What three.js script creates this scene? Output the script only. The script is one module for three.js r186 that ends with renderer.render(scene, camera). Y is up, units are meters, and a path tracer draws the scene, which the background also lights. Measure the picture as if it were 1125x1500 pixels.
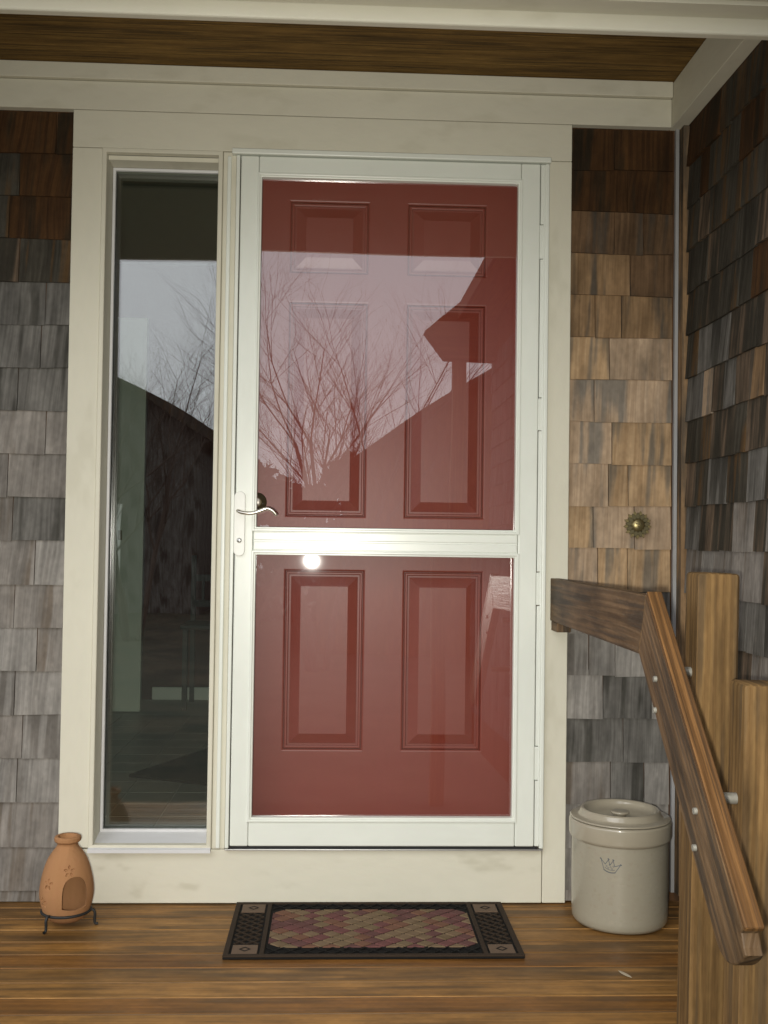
import * as THREE from 'three';
import { RoundedBoxGeometry } from 'three/addons/geometries/RoundedBoxGeometry.js';
import { mergeGeometries, mergeVertices, toCreasedNormals } from 'three/addons/utils/BufferGeometryUtils.js';
import { Brush, Evaluator, SUBTRACTION } from 'three-bvh-csg';

// ---------- camera, sky, sun, flash, exposure ----------
const scene = new THREE.Scene();
const camera = new THREE.PerspectiveCamera(50.23, 0.75, 0.05, 400);
camera.position.set(0, 1.068, 3.23);
camera.rotation.set(THREE.MathUtils.degToRad(1.48), THREE.MathUtils.degToRad(-2.557), THREE.MathUtils.degToRad(0.793), 'YXZ');
const renderer = new THREE.WebGLRenderer({ antialias: true });
renderer.setSize(768, 1024);
renderer.toneMapping = THREE.LinearToneMapping;
renderer.toneMappingExposure = 1.0;
renderer.shadowMap.enabled = true;
{ // even overcast sky
  const w = 128, h = 64, d = new Float32Array(w * h * 4);
  for (let j = 0; j < h; j++) for (let i = 0; i < w; i++) {
    const el = ((j + 0.5) / h - 0.5) * Math.PI, s = Math.max(0, Math.sin(el)), k = (j * w + i) * 4;
    const L = el > 0 ? 1.4 * (1 + 0.15 * s) : 0.12;
    d[k] = L * 0.985; d[k + 1] = L; d[k + 2] = L * 1.045; d[k + 3] = 1;
  }
  const sky = new THREE.DataTexture(d, w, h, THREE.RGBAFormat, THREE.FloatType);
  sky.mapping = THREE.EquirectangularReflectionMapping; sky.magFilter = sky.minFilter = THREE.LinearFilter; sky.needsUpdate = true;
  scene.background = sky; scene.environment = sky;
}
const sun = new THREE.DirectionalLight(new THREE.Color(1, 0.98, 0.95), 0.5);
sun.position.set(-8, 16, 12); sun.target.position.set(0, 0, 0); sun.castShadow = true; sun.shadow.radius = 60;
sun.shadow.mapSize.set(2048, 2048);
Object.assign(sun.shadow.camera, { left: -12, right: 12, top: 12, bottom: -12, near: 1, far: 60 });
scene.add(sun, sun.target);
// the flash that left its highlights in the storm-door glass, on the mid rail and on the crock
const flash = new THREE.SpotLight(new THREE.Color(1, 0.965, 0.87), 21, 0, THREE.MathUtils.degToRad(44), 1, 2);
flash.name = 'camera_flash';
flash.position.set(-0.05, 1.03, 3.25); flash.target.position.set(0.06, 0.93, 0); flash.castShadow = true; flash.shadow.radius = 1;
flash.shadow.mapSize.set(2048, 2048); flash.shadow.camera.near = 0.1; flash.shadow.camera.far = 30;
scene.add(flash, flash.target);

// ---------- helpers ----------
let seed = 7;
const rnd = () => { seed = (seed + 0x6D2B79F5) | 0; let t = Math.imul(seed ^ (seed >>> 15), 1 | seed); t = (t + Math.imul(t ^ (t >>> 7), 61 | t)) ^ t; return ((t ^ (t >>> 14)) >>> 0) / 4294967296; };
const rr = (a, b) => a + (b - a) * rnd();
const V = (x, y, z) => new THREE.Vector3(x, y, z);
const used = {};
const numbered = (n) => { used[n] = (used[n] ?? -1) + 1; return used[n] ? `${n}_${String(used[n]).padStart(3, '0')}` : n; };
function shadows(o) { o.castShadow = o.receiveShadow = true; return o; }
function thing(name, label, category, pos = [0, 0, 0], group) {
  const g = new THREE.Group(); g.name = numbered(name); g.position.set(...pos); scene.add(g);
  g.userData = { label, category }; if (group) g.userData.group = group; return g;
}
function setting(name, label) { const g = new THREE.Group(); g.name = numbered(name); g.userData = { kind: 'structure', label, category: name.split('_').pop() }; scene.add(g); return g; }
function part(parent, name, geo, m) { const o = shadows(new THREE.Mesh(Array.isArray(geo) ? merge(geo) : geo, m)); o.name = name; parent.add(o); return o; }
function merge(list) {
  return mergeGeometries(list.map((g) => { const q = g.index ? g.toNonIndexed() : g.clone(); for (const k of Object.keys(q.attributes)) if (!['position', 'normal', 'uv'].includes(k)) q.deleteAttribute(k); return q; }));
}
// uv in metres from the dominant face; grain = axis along which the texture's v runs
function muv(g, grain = 'y', ou = 0, ov = 0) {
  const p = g.attributes.position, n = g.attributes.normal, uv = new Float32Array(p.count * 2);
  for (let i = 0; i < p.count; i++) {
    const a = [p.getX(i), p.getY(i), p.getZ(i)], b = [Math.abs(n.getX(i)), Math.abs(n.getY(i)), Math.abs(n.getZ(i))];
    const dom = b[0] > b[1] ? (b[0] > b[2] ? 0 : 2) : (b[1] > b[2] ? 1 : 2), gi = 'xyz'.indexOf(grain);
    let vi = gi, ui = [0, 1, 2].find((k) => k !== gi && k !== dom);
    if (dom === gi) { [ui, vi] = [0, 1, 2].filter((k) => k !== dom); }
    uv[i * 2] = a[ui] + ou; uv[i * 2 + 1] = a[vi] + ov;
  }
  g.setAttribute('uv', new THREE.BufferAttribute(uv, 2)); return g;
}
function bx(x0, x1, y0, y1, z0, z1, r = 0, grain = 'y') {
  const w = x1 - x0, h = y1 - y0, d = z1 - z0;
  const g = r ? new RoundedBoxGeometry(w, h, d, 2, Math.min(r, w / 2.1, h / 2.1, d / 2.1)) : new THREE.BoxGeometry(w, h, d);
  g.translate((x0 + x1) / 2, (y0 + y1) / 2, (z0 + z1) / 2);
  return muv(g, grain, rnd() * 3, rnd() * 3);
}
const rectPath = (C, x0, x1, y0, y1) => { const s = new C(); s.moveTo(x0, y0); s.lineTo(x1, y0); s.lineTo(x1, y1); s.lineTo(x0, y1); s.closePath(); return s; };
function frameGeo(x0, x1, y0, y1, t, z0, depth, bevel = 0.002) {
  const s = rectPath(THREE.Shape, x0, x1, y0, y1); s.holes.push(rectPath(THREE.Path, x0 + t, x1 - t, y0 + t, y1 - t));
  const g = new THREE.ExtrudeGeometry(s, { depth: depth - 2 * bevel, bevelEnabled: bevel > 0, bevelSize: bevel, bevelThickness: bevel, bevelOffset: -bevel, bevelSegments: 2 });
  g.translate(0, 0, z0 + bevel); return muv(g, 'y');
}
const tube = (pts, r, seg = 24, sides = 8) => muv(new THREE.TubeGeometry(new THREE.CatmullRomCurve3(pts.map((p) => V(...p))), seg, r, sides, false), 'y');
const lathe = (pts, n = 48) => new THREE.LatheGeometry(pts.map((p) => new THREE.Vector2(...p)), n);

// ---------- procedural textures ----------
const hash = (x, y, s) => { let h = Math.imul(x, 374761393) + Math.imul(y, 668265263) + Math.imul(s, 974634777); h = Math.imul(h ^ (h >>> 13), 1274126177); return ((h ^ (h >>> 16)) >>> 0) / 4294967296; };
function noise(x, y, px, py, s) { // tileable value noise
  const xi = Math.floor(x), yi = Math.floor(y), fx = x - xi, fy = y - yi, u = fx * fx * (3 - 2 * fx), v = fy * fy * (3 - 2 * fy);
  const X0 = ((xi % px) + px) % px, X1 = (X0 + 1) % px, Y0 = ((yi % py) + py) % py, Y1 = (Y0 + 1) % py;
  const a = hash(X0, Y0, s), b = hash(X1, Y0, s), c = hash(X0, Y1, s), d = hash(X1, Y1, s);
  return a + (b - a) * u + (c - a) * v + (a - b - c + d) * u * v;
}
function fbm(u, v, fx, fy, oct, s) { let t = 0, a = 0.5, n = 0; for (let o = 0; o < oct; o++) { t += a * noise(u * fx, v * fy, fx, fy, s + o * 17); n += a; a *= 0.55; fx *= 2; fy *= 2; } return t / n; }
const sm = (a, b, x) => { const t = Math.min(1, Math.max(0, (x - a) / (b - a))); return t * t * (3 - 2 * t); };
const mix3 = (a, b, t) => [a[0] + (b[0] - a[0]) * t, a[1] + (b[1] - a[1]) * t, a[2] + (b[2] - a[2]) * t];
const toS = (x) => Math.round(255 * (x <= 0.0031308 ? 12.92 * Math.max(0, x) : 1.055 * Math.pow(Math.min(1, x), 1 / 2.4) - 0.055));
function tex(n, size, fn, srgb = true, sizeY = size) { // covers size x sizeY metres
  const d = new Uint8Array(n * n * 4);
  for (let j = 0; j < n; j++) for (let i = 0; i < n; i++) {
    const c = fn((i + 0.5) / n, (j + 0.5) / n), k = (j * n + i) * 4;
    if (srgb) { d[k] = toS(c[0]); d[k + 1] = toS(c[1]); d[k + 2] = toS(c[2]); } else d[k] = d[k + 1] = d[k + 2] = Math.max(0, Math.min(255, Math.round(c * 255)));
    d[k + 3] = 255;
  }
  const t = new THREE.DataTexture(d, n, n, THREE.RGBAFormat); t.wrapS = t.wrapT = THREE.RepeatWrapping; t.magFilter = THREE.LinearFilter; t.minFilter = THREE.LinearMipmapLinearFilter; t.generateMipmaps = true;
  if (srgb) t.colorSpace = THREE.SRGBColorSpace; t.repeat.set(1 / size, 1 / sizeY); t.needsUpdate = true; return t;
}
const std = (o) => new THREE.MeshStandardMaterial(o);
const lin = (r, g, b) => new THREE.Color().setRGB(r, g, b);
// streaked wood: light and dark tones, stain colour and how much of it
function wood(n, size, sizeY, light, dark, stain, amount, s, fine = 90, rings = 0, blotch = 0.95) {
  return tex(n, size, (u, v) => {
    const w = fbm(u, v, 4, 2, 3, s + 5) * 0.08;
    let g = 0.68 * fbm(u + w, v, fine, 3, 3, s) + 0.32 * fbm(u + w * 0.5, v, Math.round(fine / 4), 2, 3, s + 40);
    if (rings) { const q = (u + w * 1.6) * rings; g = 0.55 * g + 0.45 * Math.pow(0.5 + 0.5 * Math.sin(q * 2 * Math.PI + 3 * fbm(u, v, 6, 2, 2, s + 9)), 1.6); }
    let c = mix3(dark, light, sm(0.2, 0.8, g));
    const st = sm(0.62 - amount * 0.4, 0.78 - amount * 0.25, 0.65 * fbm(u, v, 12, 3, 4, s + 77) + 0.35 * fbm(u, v, 40, 4, 2, s + 91));
    c = mix3(c, stain, st * 0.85);
    const sp = (0.86 + 0.28 * fbm(u, v, 64, 64, 2, s + 133)) * (1 + blotch * (fbm(u, v, 9, 7, 4, s + 151) - 0.5));
    return [c[0] * sp, c[1] * sp, c[2] * sp];
  }, true, sizeY);
}
const grainBump = tex(512, 0.5, (u, v) => 0.6 * fbm(u, v, 110, 4, 3, 3) + 0.4 * fbm(u, v, 24, 3, 3, 8), false, 0.8);
const paintBump = tex(512, 0.6, (u, v) => 0.5 * fbm(u, v, 60, 30, 3, 31) + 0.5 * fbm(u, v, 8, 8, 3, 35), false);
function woodMat(light, dark, stain, amount, s, o = {}) {
  return new THREE.MeshPhysicalMaterial({ specularIntensity: o.spec ?? 0.35, map: wood(o.n ?? 512, o.size ?? 0.6, o.sizeY ?? 0.9, light, dark, stain, amount, s, o.fine, o.rings, o.blotch), bumpMap: grainBump, bumpScale: o.bump ?? 0.002, roughness: o.rough ?? 0.82 });
}
function paint(c, s, amount, rough, bump = 0.0006) {
  const t = tex(512, 1.3, (u, v) => {
    const a = fbm(u, v, 5, 5, 4, s), b = fbm(u, v, 70, 30, 2, s + 3), d = sm(0.62, 0.8, fbm(u, v, 18, 9, 4, s + 11)) * amount;
    const k = 0.94 + 0.08 * a + 0.04 * b; return mix3([c[0] * k, c[1] * k, c[2] * k], [c[0] * 0.62, c[1] * 0.6, c[2] * 0.52], d);
  });
  return new THREE.MeshPhysicalMaterial({ map: t, bumpMap: paintBump, bumpScale: bump, roughness: rough, specularIntensity: rough > 0.5 ? 0.4 : 1 });
}
const M = {};
M.cream = paint([0.62, 0.595, 0.485], 50, 0.18, 0.55);
M.creamScuffed = paint([0.62, 0.595, 0.485], 57, 0.4, 0.55);
M.white = paint([0.71, 0.735, 0.665], 61, 0.05, 0.28, 0.0001);
M.shBrown = woodMat([0.07, 0.033, 0.0115], [0.034, 0.0155, 0.006], [0.022, 0.016, 0.009], 0.4, 101);
M.shUmber = woodMat([0.14, 0.084, 0.045], [0.075, 0.044, 0.023], [0.045, 0.041, 0.034], 0.5, 131);
M.shTan = woodMat([0.41, 0.285, 0.165], [0.3, 0.195, 0.105], [0.13, 0.112, 0.088], 0.36, 151);
M.shMid = woodMat([0.25, 0.16, 0.085], [0.155, 0.095, 0.048], [0.055, 0.049, 0.04], 0.5, 141);
M.shRose = woodMat([0.4, 0.295, 0.2], [0.29, 0.205, 0.132], [0.15, 0.136, 0.115], 0.36, 171);
M.shGrey = woodMat([0.225, 0.205, 0.182], [0.15, 0.135, 0.118], [0.115, 0.092, 0.07], 0.3, 191);
M.shSilver = woodMat([0.26, 0.244, 0.22], [0.17, 0.158, 0.142], [0.125, 0.112, 0.097], 0.3, 211);
M.shStreak = woodMat([0.15, 0.105, 0.07], [0.07, 0.052, 0.036], [0.022, 0.022, 0.017], 0.62, 221);
M.shSlate = woodMat([0.15, 0.142, 0.128], [0.085, 0.08, 0.071], [0.036, 0.034, 0.028], 0.42, 231);
M.shDark = woodMat([0.06, 0.054, 0.042], [0.03, 0.026, 0.019], [0.09, 0.05, 0.02], 0.25, 251);
M.backing = woodMat([0.11, 0.055, 0.025], [0.06, 0.03, 0.014], [0.04, 0.025, 0.015], 0.3, 271);
M.corner = woodMat([0.36, 0.2, 0.095], [0.22, 0.11, 0.05], [0.2, 0.16, 0.12], 0.4, 281);
M.plank = woodMat([0.2, 0.118, 0.034], [0.12, 0.068, 0.019], [0.07, 0.042, 0.014], 0.3, 291, { fine: 40, size: 0.25 });
M.deck = [0, 1, 2, 3].map((k) => woodMat([[0.285, 0.14, 0.036], [0.25, 0.13, 0.038], [0.3, 0.155, 0.044], [0.21, 0.095, 0.022]][k], [[0.175, 0.08, 0.018], [0.155, 0.074, 0.018], [0.19, 0.092, 0.023], [0.125, 0.053, 0.012]][k], [0.1, 0.055, 0.02], 0.42, 301 + k * 13, { fine: 60, rough: 0.5, size: 0.5, sizeY: 0.9, bump: 0.0008, blotch: 0.9, spec: 0.5 }));
M.post = woodMat([0.19, 0.113, 0.043], [0.14, 0.08, 0.03], [0.085, 0.055, 0.027], 0.38, 361, { rings: 16, fine: 120, size: 0.3, sizeY: 1.2, rough: 0.75, blotch: 0.9 });
M.rail = woodMat([0.15, 0.092, 0.046], [0.1, 0.06, 0.03], [0.055, 0.04, 0.027], 0.36, 381, { rings: 14, fine: 110, blotch: 1.1, size: 0.3, sizeY: 0.9, rough: 0.55 });
M.railTop = woodMat([0.17, 0.085, 0.03], [0.105, 0.052, 0.019], [0.06, 0.035, 0.018], 0.45, 391, { rings: 3, fine: 50, size: 0.05, sizeY: 0.9, rough: 0.5 });
M.red = paint([0.23, 0.043, 0.027], 70, 0.05, 0.42, 0.0002);
M.steel = std({ color: lin(0.62, 0.62, 0.6), metalness: 0.9, roughness: 0.32 });
M.nickel = std({ color: lin(0.72, 0.68, 0.6), metalness: 1, roughness: 0.28 });
M.brass = std({ color: lin(0.28, 0.23, 0.11), metalness: 0.85, roughness: 0.38 });
M.bronze = std({ color: lin(0.14, 0.12, 0.065), metalness: 0.8, roughness: 0.45 });
M.galv = paint([0.3, 0.29, 0.25], 83, 0.5, 0.55); M.galv.metalness = 0.4;
M.flashing = paint([0.3, 0.3, 0.3], 85, 0.3, 0.45);
M.sill = paint([0.62, 0.62, 0.62], 87, 0.12, 0.4, 0.0001);
M.rubber = new THREE.MeshPhysicalMaterial({ specularIntensity: 0.25, color: lin(0.009, 0.0085, 0.008), roughness: 0.8, bumpMap: paintBump, bumpScale: 0.0006 });
M.rubberBrown = new THREE.MeshPhysicalMaterial({ specularIntensity: 0.3, color: lin(0.034, 0.023, 0.015), roughness: 0.8, bumpMap: paintBump, bumpScale: 0.0008 });
M.iron = std({ color: lin(0.02, 0.02, 0.019), roughness: 0.6, metalness: 0.3 });
M.clay = paint([0.33, 0.168, 0.075], 93, 0.1, 0.85, 0.0008);
M.pane = new THREE.MeshPhysicalMaterial({ color: 0xffffff, transmission: 1, thickness: 0, roughness: 0, ior: 2.33 });
M.paneGlareFilm = M.pane.clone(); M.paneGlareFilm.roughness = 0.017; // lower pane, slightly dirty, roughened to spread the flash glare into a halo
M.paneDouble = new THREE.MeshPhysicalMaterial({ color: lin(0.9, 0.94, 0.91), transmission: 1, thickness: 0, roughness: 0, ior: 2.33 });
M.gap = std({ color: lin(0.02, 0.02, 0.02), roughness: 0.9 });

// ---------- ground, deck, steps ----------
{
  const t = tex(512, 3, (u, v) => { const a = fbm(u, v, 8, 8, 4, 401), b = fbm(u, v, 90, 90, 2, 407); const c = mix3([0.02, 0.022, 0.01], [0.045, 0.038, 0.02], sm(0.3, 0.7, a)); return c.map((x) => x * (0.6 + 0.8 * b)); });
  const g = new THREE.PlaneGeometry(300, 300, 1, 1); g.rotateX(-Math.PI / 2); muv(g, 'z');
  const o = shadows(new THREE.Mesh(g, std({ map: t, roughness: 1 }))); o.name = 'lawn'; o.position.y = -0.56; o.userData = { kind: 'structure', label: 'brownish winter lawn around the house', category: 'lawn' }; scene.add(o);
}
const deck = setting('deck', 'brown wooden porch deck of narrow boards below the red door');
for (let k = 0, z = -0.0595; k < 12; k++, z += 0.0885) {
  const g = bx(-2.4, 1.3, -0.025, 0, z, z + 0.0845, 0.004, 'x'); part(deck, 'board', g, M.deck[[0, 0, 2, 1, 0, 3, 1, 2, 3, 2, 0, 1][k]]);
}
part(deck, 'joist', [bx(-2.4, 1.3, -0.2, -0.03, 0.93, 0.968), bx(-2.4, 1.3, -0.2, -0.03, 0.012, 0.05)], M.post);
part(deck, 'skirt', bx(-2.4, 1.3, -0.56, -0.21, 0.93, 0.955, 0, 'x'), M.rail);
const steps = setting('porch_steps', 'wooden steps going down from the porch deck');
for (const [y, z] of [[-0.19, 0.99], [-0.375, 1.27]]) {
  part(steps, 'tread', bx(-0.75, 0.77, y - 0.035, y, z, z + 0.135, 0.004, 'x'), M.deck[1]); part(steps, 'tread', bx(-0.75, 0.77, y - 0.035, y, z + 0.14, z + 0.275, 0.004, 'x'), M.deck[2]);
}
for (const x of [-0.72, 0.7]) part(steps, 'stringer', [bx(x, x + 0.038, -0.56, -0.23, 0.99, 1.26), bx(x, x + 0.038, -0.56, -0.412, 1.26, 1.54)], M.post);

// ---------- shingled walls ----------
const COURSE = 0.1273, Y0 = 2.198;
// one wedge-shaped shingle: u0..u1 along the wall, butt at y, tilted out at its butt
function shingleGeo(u0, u1, y, top, side) {
  const j = () => rr(-0.0026, 0.0026), t0 = rr(0.0075, 0.0125), t1 = 0.002, lo = 0.0004, yb0 = y + j(), yb1 = y + j();
  const P = [[u0, yb0, lo], [u1, yb1, lo], [u1, yb1, t0], [u0, yb0, t0], [u0, top, lo], [u1, top, lo], [u1, top, t1], [u0, top, t1]];
  const F = [[3, 2, 6, 7], [0, 1, 2, 3], [0, 3, 7, 4], [2, 1, 5, 6], [7, 6, 5, 4]], pos = [], uv = [], ou = rnd() * 5, ov = rnd() * 5;
  for (const f of F) for (const k of [0, 1, 2, 0, 2, 3]) {
    const [a, b, c] = P[f[k]]; pos.push(...(side ? [-c, b, a] : [a, b, c])); uv.push(a + c + ou, b + ov);
  }
  const g = new THREE.BufferGeometry(); g.setAttribute('position', new THREE.Float32BufferAttribute(pos, 3)); g.setAttribute('uv', new THREE.Float32BufferAttribute(uv, 2)); g.computeVertexNormals(); return g;
}
function courses(parent, u0, u1, maxY, pick, side, x = 0, z = 0, wmin = 0.085, wmax = 0.19, fixed) {
  for (let k = -1; k < 18; k++) {
    const y = Y0 - k * COURSE; let top = Math.min(y + COURSE + 0.018, maxY); if (y > maxY - 0.02) continue;
    let u = u0;
    const cuts = fixed?.[k]; let n = 0;
    if (!cuts) u -= 0;
    while (u < u1 - 0.004) {
      let e = cuts ? (cuts[n] ?? u1) : u + rr(wmin, wmax); n++;
      if (u1 - e < 0.05 && !cuts) e = u1;
      const g = shingleGeo(u + 0.0012, e - 0.0012, y, top, side); g.translate(x, 0, z);
      part(parent, 'shingle', g, pick(k, y, (u + e) / 2)); u = e;
    }
  }
  const g = merge((() => { const l = []; for (let u = u0; u < u1 - 0.01;) { const e = Math.min(u1, u + rr(wmin, wmax)); l.push(shingleGeo(u + 0.001, e - 0.001, 0.004, Y0 - 17 * COURSE + 0.02, side)); u = e; } return l; })());
  g.translate(x, 0, z); part(parent, 'starter_course', g, M.shGrey);
}
const one = (list) => { let t = rnd() * list.reduce((a, b) => a + b[1], 0); for (const [m, w] of list) { t -= w; if (t <= 0) return m; } return list[0][0]; };
const wallA = thing('shingle_wall', 'wooden shingle siding on the house front beside the door and sidelight, brown at top, grey below', 'wall');
part(wallA, 'sheathing', [bx(-2.4, -0.735, 0, 2.6, -0.16, -0.0285), bx(0.66, 1.06, 0, 2.6, -0.16, -0.0285), bx(-0.735, 0.66, 2.24, 2.6, -0.16, -0.0285), bx(-0.735, 0.66, -0.2, 0.12, -0.16, -0.0285)], M.backing);
courses(wallA, -1.24, -0.792, 2.325, (k, y) => k < 1 ? M.shBrown : k < 3 ? one([[M.shBrown, 1], [M.shDark, 1.5]]) : k < 4 ? one([[M.shDark, 2], [M.shStreak, 1]]) : k < 6 ? one([[M.shSlate, 3], [M.shStreak, 1]]) : k < 8 ? one([[M.shGrey, 2], [M.shSlate, 1]]) : one([[M.shGrey, 3], [M.shSilver, 2], [M.shSlate, 0.4]]), false, 0, -0.028, 0.075, 0.23);
courses(wallA, 0.699, 1.012, 2.325, (k, y) => k < 1 ? M.shBrown : k < 2 ? one([[M.shBrown, 1.5], [M.shUmber, 1]]) : k < 3 ? one([[M.shBrown, 1], [M.shUmber, 2]]) : k < 4 ? one([[M.shMid, 1], [M.shUmber, 1]]) : k < 5 ? M.shMid : k < 9 ? one([[M.shTan, 3], [M.shRose, 2]]) : k < 11 ? one([[M.shRose, 4], [M.shTan, 2]]) : one([[M.shSilver, 3], [M.shGrey, 1.5], [M.shSlate, 0.7]]), false, 0, -0.028, 0.085, 0.19,
  { 4: [0.775, 0.855], 5: [0.82], 6: [0.775], 7: [0.83], 8: [0.82, 0.88], 9: [0.775, 0.9], 10: [0.79, 0.88], 12: [0.765, 0.845] });
{ // the far left, out of the picture, joined
  const l = []; for (let k = -1; k < 18; k++) for (let u = -2.4; u < -1.245;) { const e = Math.min(-1.242, u + rr(0.1, 0.2)), y = Y0 - k * COURSE; if (y < 2.3) l.push(shingleGeo(u, e - 0.002, y, Math.min(y + COURSE + 0.018, 2.325), false)); u = e; }
  const g = merge(l); g.translate(0, 0, -0.028); part(wallA, 'shingle_field', g, M.shGrey).userData.kind = 'stuff';
}
const XS = 1.048; // side wall
const wallB = thing('shingle_wall', 'streaked dark shingle side wall meeting the house front at the corner beside the stair posts', 'wall');
part(wallB, 'sheathing', bx(XS + 0.001, XS + 0.13, -0.2, 2.6, 0, 4.15), M.backing);
courses(wallB, 0.026, 1.3, 2.325, (k, y, u) => k < 2 ? one([[M.shDark, 2], [M.shBrown, 1.5]]) : k < 5 ? one([[M.shDark, 2], [M.shStreak, 2], [M.shBrown, 0.5]]) : k < 9 ? one([[M.shStreak, 2.4], [M.shDark, 1.1], [M.shSlate, 0.6 + 2.4 * u], [M.shMid, 0.5], [M.shRose, 0.25]]) : one([[M.shSlate, 2], [M.shStreak, 1], [M.shGrey, 1.1], [M.shSilver, 0.5 + u], [M.shDark, 0.4]]), true, XS, 0, 0.07, 0.15);
{
  const l = []; for (let k = -1; k < 18; k++) for (let u = 1.302; u < 4.148;) { const e = Math.min(4.15, u + rr(0.09, 0.17)), y = Y0 - k * COURSE; if (y < 2.3) l.push(shingleGeo(u, e - 0.002, y, Math.min(y + COURSE + 0.018, 2.325), true)); u = e; }
  const g = merge(l); g.translate(XS, 0, 0); part(wallB, 'shingle_field', g, M.shSlate).userData.kind = 'stuff';
}
part(wallB, 'corner_strip', bx(1.028, XS - 0.001, 0.03, 2.327, -0.027, 0.024, 0.002), M.shMid);
part(wallB, 'metal_flashing', bx(1.0165, 1.0265, 0.03, 2.327, -0.027, -0.0125), M.flashing);

// ---------- porch roof: ceiling planks, boxed beam, frieze boards, wing eave ----------
const roof = thing('porch_roof', 'shallow porch roof with brown plank ceiling and cream boxed beam above the doorway', 'porch roof');
for (let k = 0, z = 0.0; k < 10; k++, z += 0.0915) part(roof, 'ceiling_plank', bx(-2.4, 1.06, 2.463, 2.482, z, z + 0.0885, 0.003, 'x'), M.plank);
part(roof, 'ceiling_deck', bx(-2.4, 1.3, 2.484, 2.5, -0.16, 1.06, 0, 'x'), M.backing);
part(roof, 'beam', bx(-2.4, 1.046, 2.2, 2.46, 0.945, 1.003, 0, 'x'), M.cream);
part(roof, 'beam_trim', bx(-2.4, 1.046, 2.166, 2.461, 0.917, 0.943, 0.006, 'x'), M.cream);
part(roof, 'beam_trim', bx(-2.4, 1.046, 2.206, 2.461, 1.005, 1.031, 0.006, 'x'), M.cream);
part(roof, 'frieze_board', bx(-2.4, 0.999, 2.328, 2.413, -0.028, 0.0, 0.002, 'x'), M.cream);
part(roof, 'frieze_cap', bx(-2.4, 0.999, 2.4145, 2.462, -0.028, 0.014, 0.003, 'x'), M.cream);
part(roof, 'side_frieze', bx(1.0, 1.046, 2.328, 2.461, -0.028, 0.916, 0.002, 'z'), M.cream);
part(roof, 'roof_slab', (() => { const g = new THREE.BoxGeometry(3.9, 0.06, 2.2); g.rotateX(0.32); g.translate(-0.5, 2.76, 0.25); return muv(g, 'x'); })(), M.shSlate);
const wing = thing('house_wing_eave', 'dark eave overhang running along the shingled side wall out toward the yard', 'eave');
part(wing, 'soffit', bx(0.81, 1.18, 2.545, 2.565, 1.06, 3.88, 0, 'z'), M.plank);
part(wing, 'fascia', bx(0.79, 0.809, 2.53, 2.62, 1.06, 3.88, 0, 'z'), M.backing);
part(wing, 'roof_slab', (() => { const g = new THREE.BoxGeometry(2.2, 0.05, 3.1); g.rotateZ(0.7); g.translate(1.74, 3.4, 2.42); return muv(g, 'z'); })(), M.shSlate);
{
  const s = new THREE.Shape(); [[0.58, 2.45], [0.71, 2.27], [1.18, 2.27], [1.7, 2.27], [1.7, 3.42], [0.78, 2.63]].forEach(([x, y], i) => i ? s.lineTo(x, y) : s.moveTo(x, y));
  const g = new THREE.ExtrudeGeometry(s, { depth: 0.16, bevelEnabled: false }); g.translate(0, 0, 3.9); part(wing, 'porch_gable', muv(g, 'x'), M.shUmber);
  part(wing, 'post', bx(0.765, 0.85, -0.56, 2.269, 3.95, 4.035), M.post);
}

// ---------- cream door surround ----------
const sur = thing('door_surround', 'cream painted wooden casing and header framing the red door and sidelight', 'door frame');
part(sur, 'casing', bx(-0.789, -0.702, 0.163, 2.214, -0.13, 0, 0.0025), M.cream);
part(sur, 'casing', bx(0.627, 0.696, 0.003, 2.214, -0.13, 0, 0.0025), M.cream);
part(sur, 'header_board', bx(-0.789, 0.696, 2.2155, 2.3265, -0.13, 0, 0.0025, 'x'), M.cream);
part(sur, 'base_board', bx(-0.789, 0.6255, 0.003, 0.1585, -0.13, -0.001, 0.0025, 'x'), M.creamScuffed);
part(sur, 'mullion', bx(-0.347, -0.308, 0.1595, 2.214, -0.13, -0.002, 0.003), M.cream);
part(sur, 'mullion_bead', bx(-0.334, -0.322, 0.1625, 2.2, -0.002, 0.006, 0.004), M.white);
part(sur, 'door_head', bx(-0.307, 0.626, 2.19, 2.2145, -0.13, -0.022, 0, 'x'), M.cream);
part(sur, 'door_jamb', bx(0.612, 0.6265, 0.16, 2.189, -0.13, -0.022), M.cream);

// ---------- sidelight ----------
const sl = thing('sidelight_window', 'tall narrow sidelight window of clear glass beside the red door', 'window');
part(sl, 'moulding', frameGeo(-0.7015, -0.3475, 0.1595, 2.2145, 0.0135, -0.02, 0.026, 0.003), M.cream);
part(sl, 'frame', [bx(-0.70, -0.689, 0.165, 2.2, -0.145, -0.021), bx(-0.361, -0.3475, 0.165, 2.2, -0.145, -0.021), bx(-0.688, -0.362, 2.187, 2.2, -0.145, -0.021)], M.cream);
part(sl, 'glazing_stop', frameGeo(-0.688, -0.3615, 0.186, 2.186, 0.0085, -0.1, 0.014, 0.002), M.sill);
{
  const s = new THREE.Shape(); [[0.018, 0.153], [0.018, 0.163], [-0.09, 0.187], [-0.13, 0.187], [-0.13, 0.153]].forEach(([z, y], i) => i ? s.lineTo(z, y) : s.moveTo(z, y)); s.closePath();
  const g = new THREE.ExtrudeGeometry(s, { depth: 0.353, bevelEnabled: false }); g.rotateY(-Math.PI / 2); g.translate(-0.348, 0, 0);
  part(sl, 'sill', muv(g, 'x'), M.sill);
}
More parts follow.
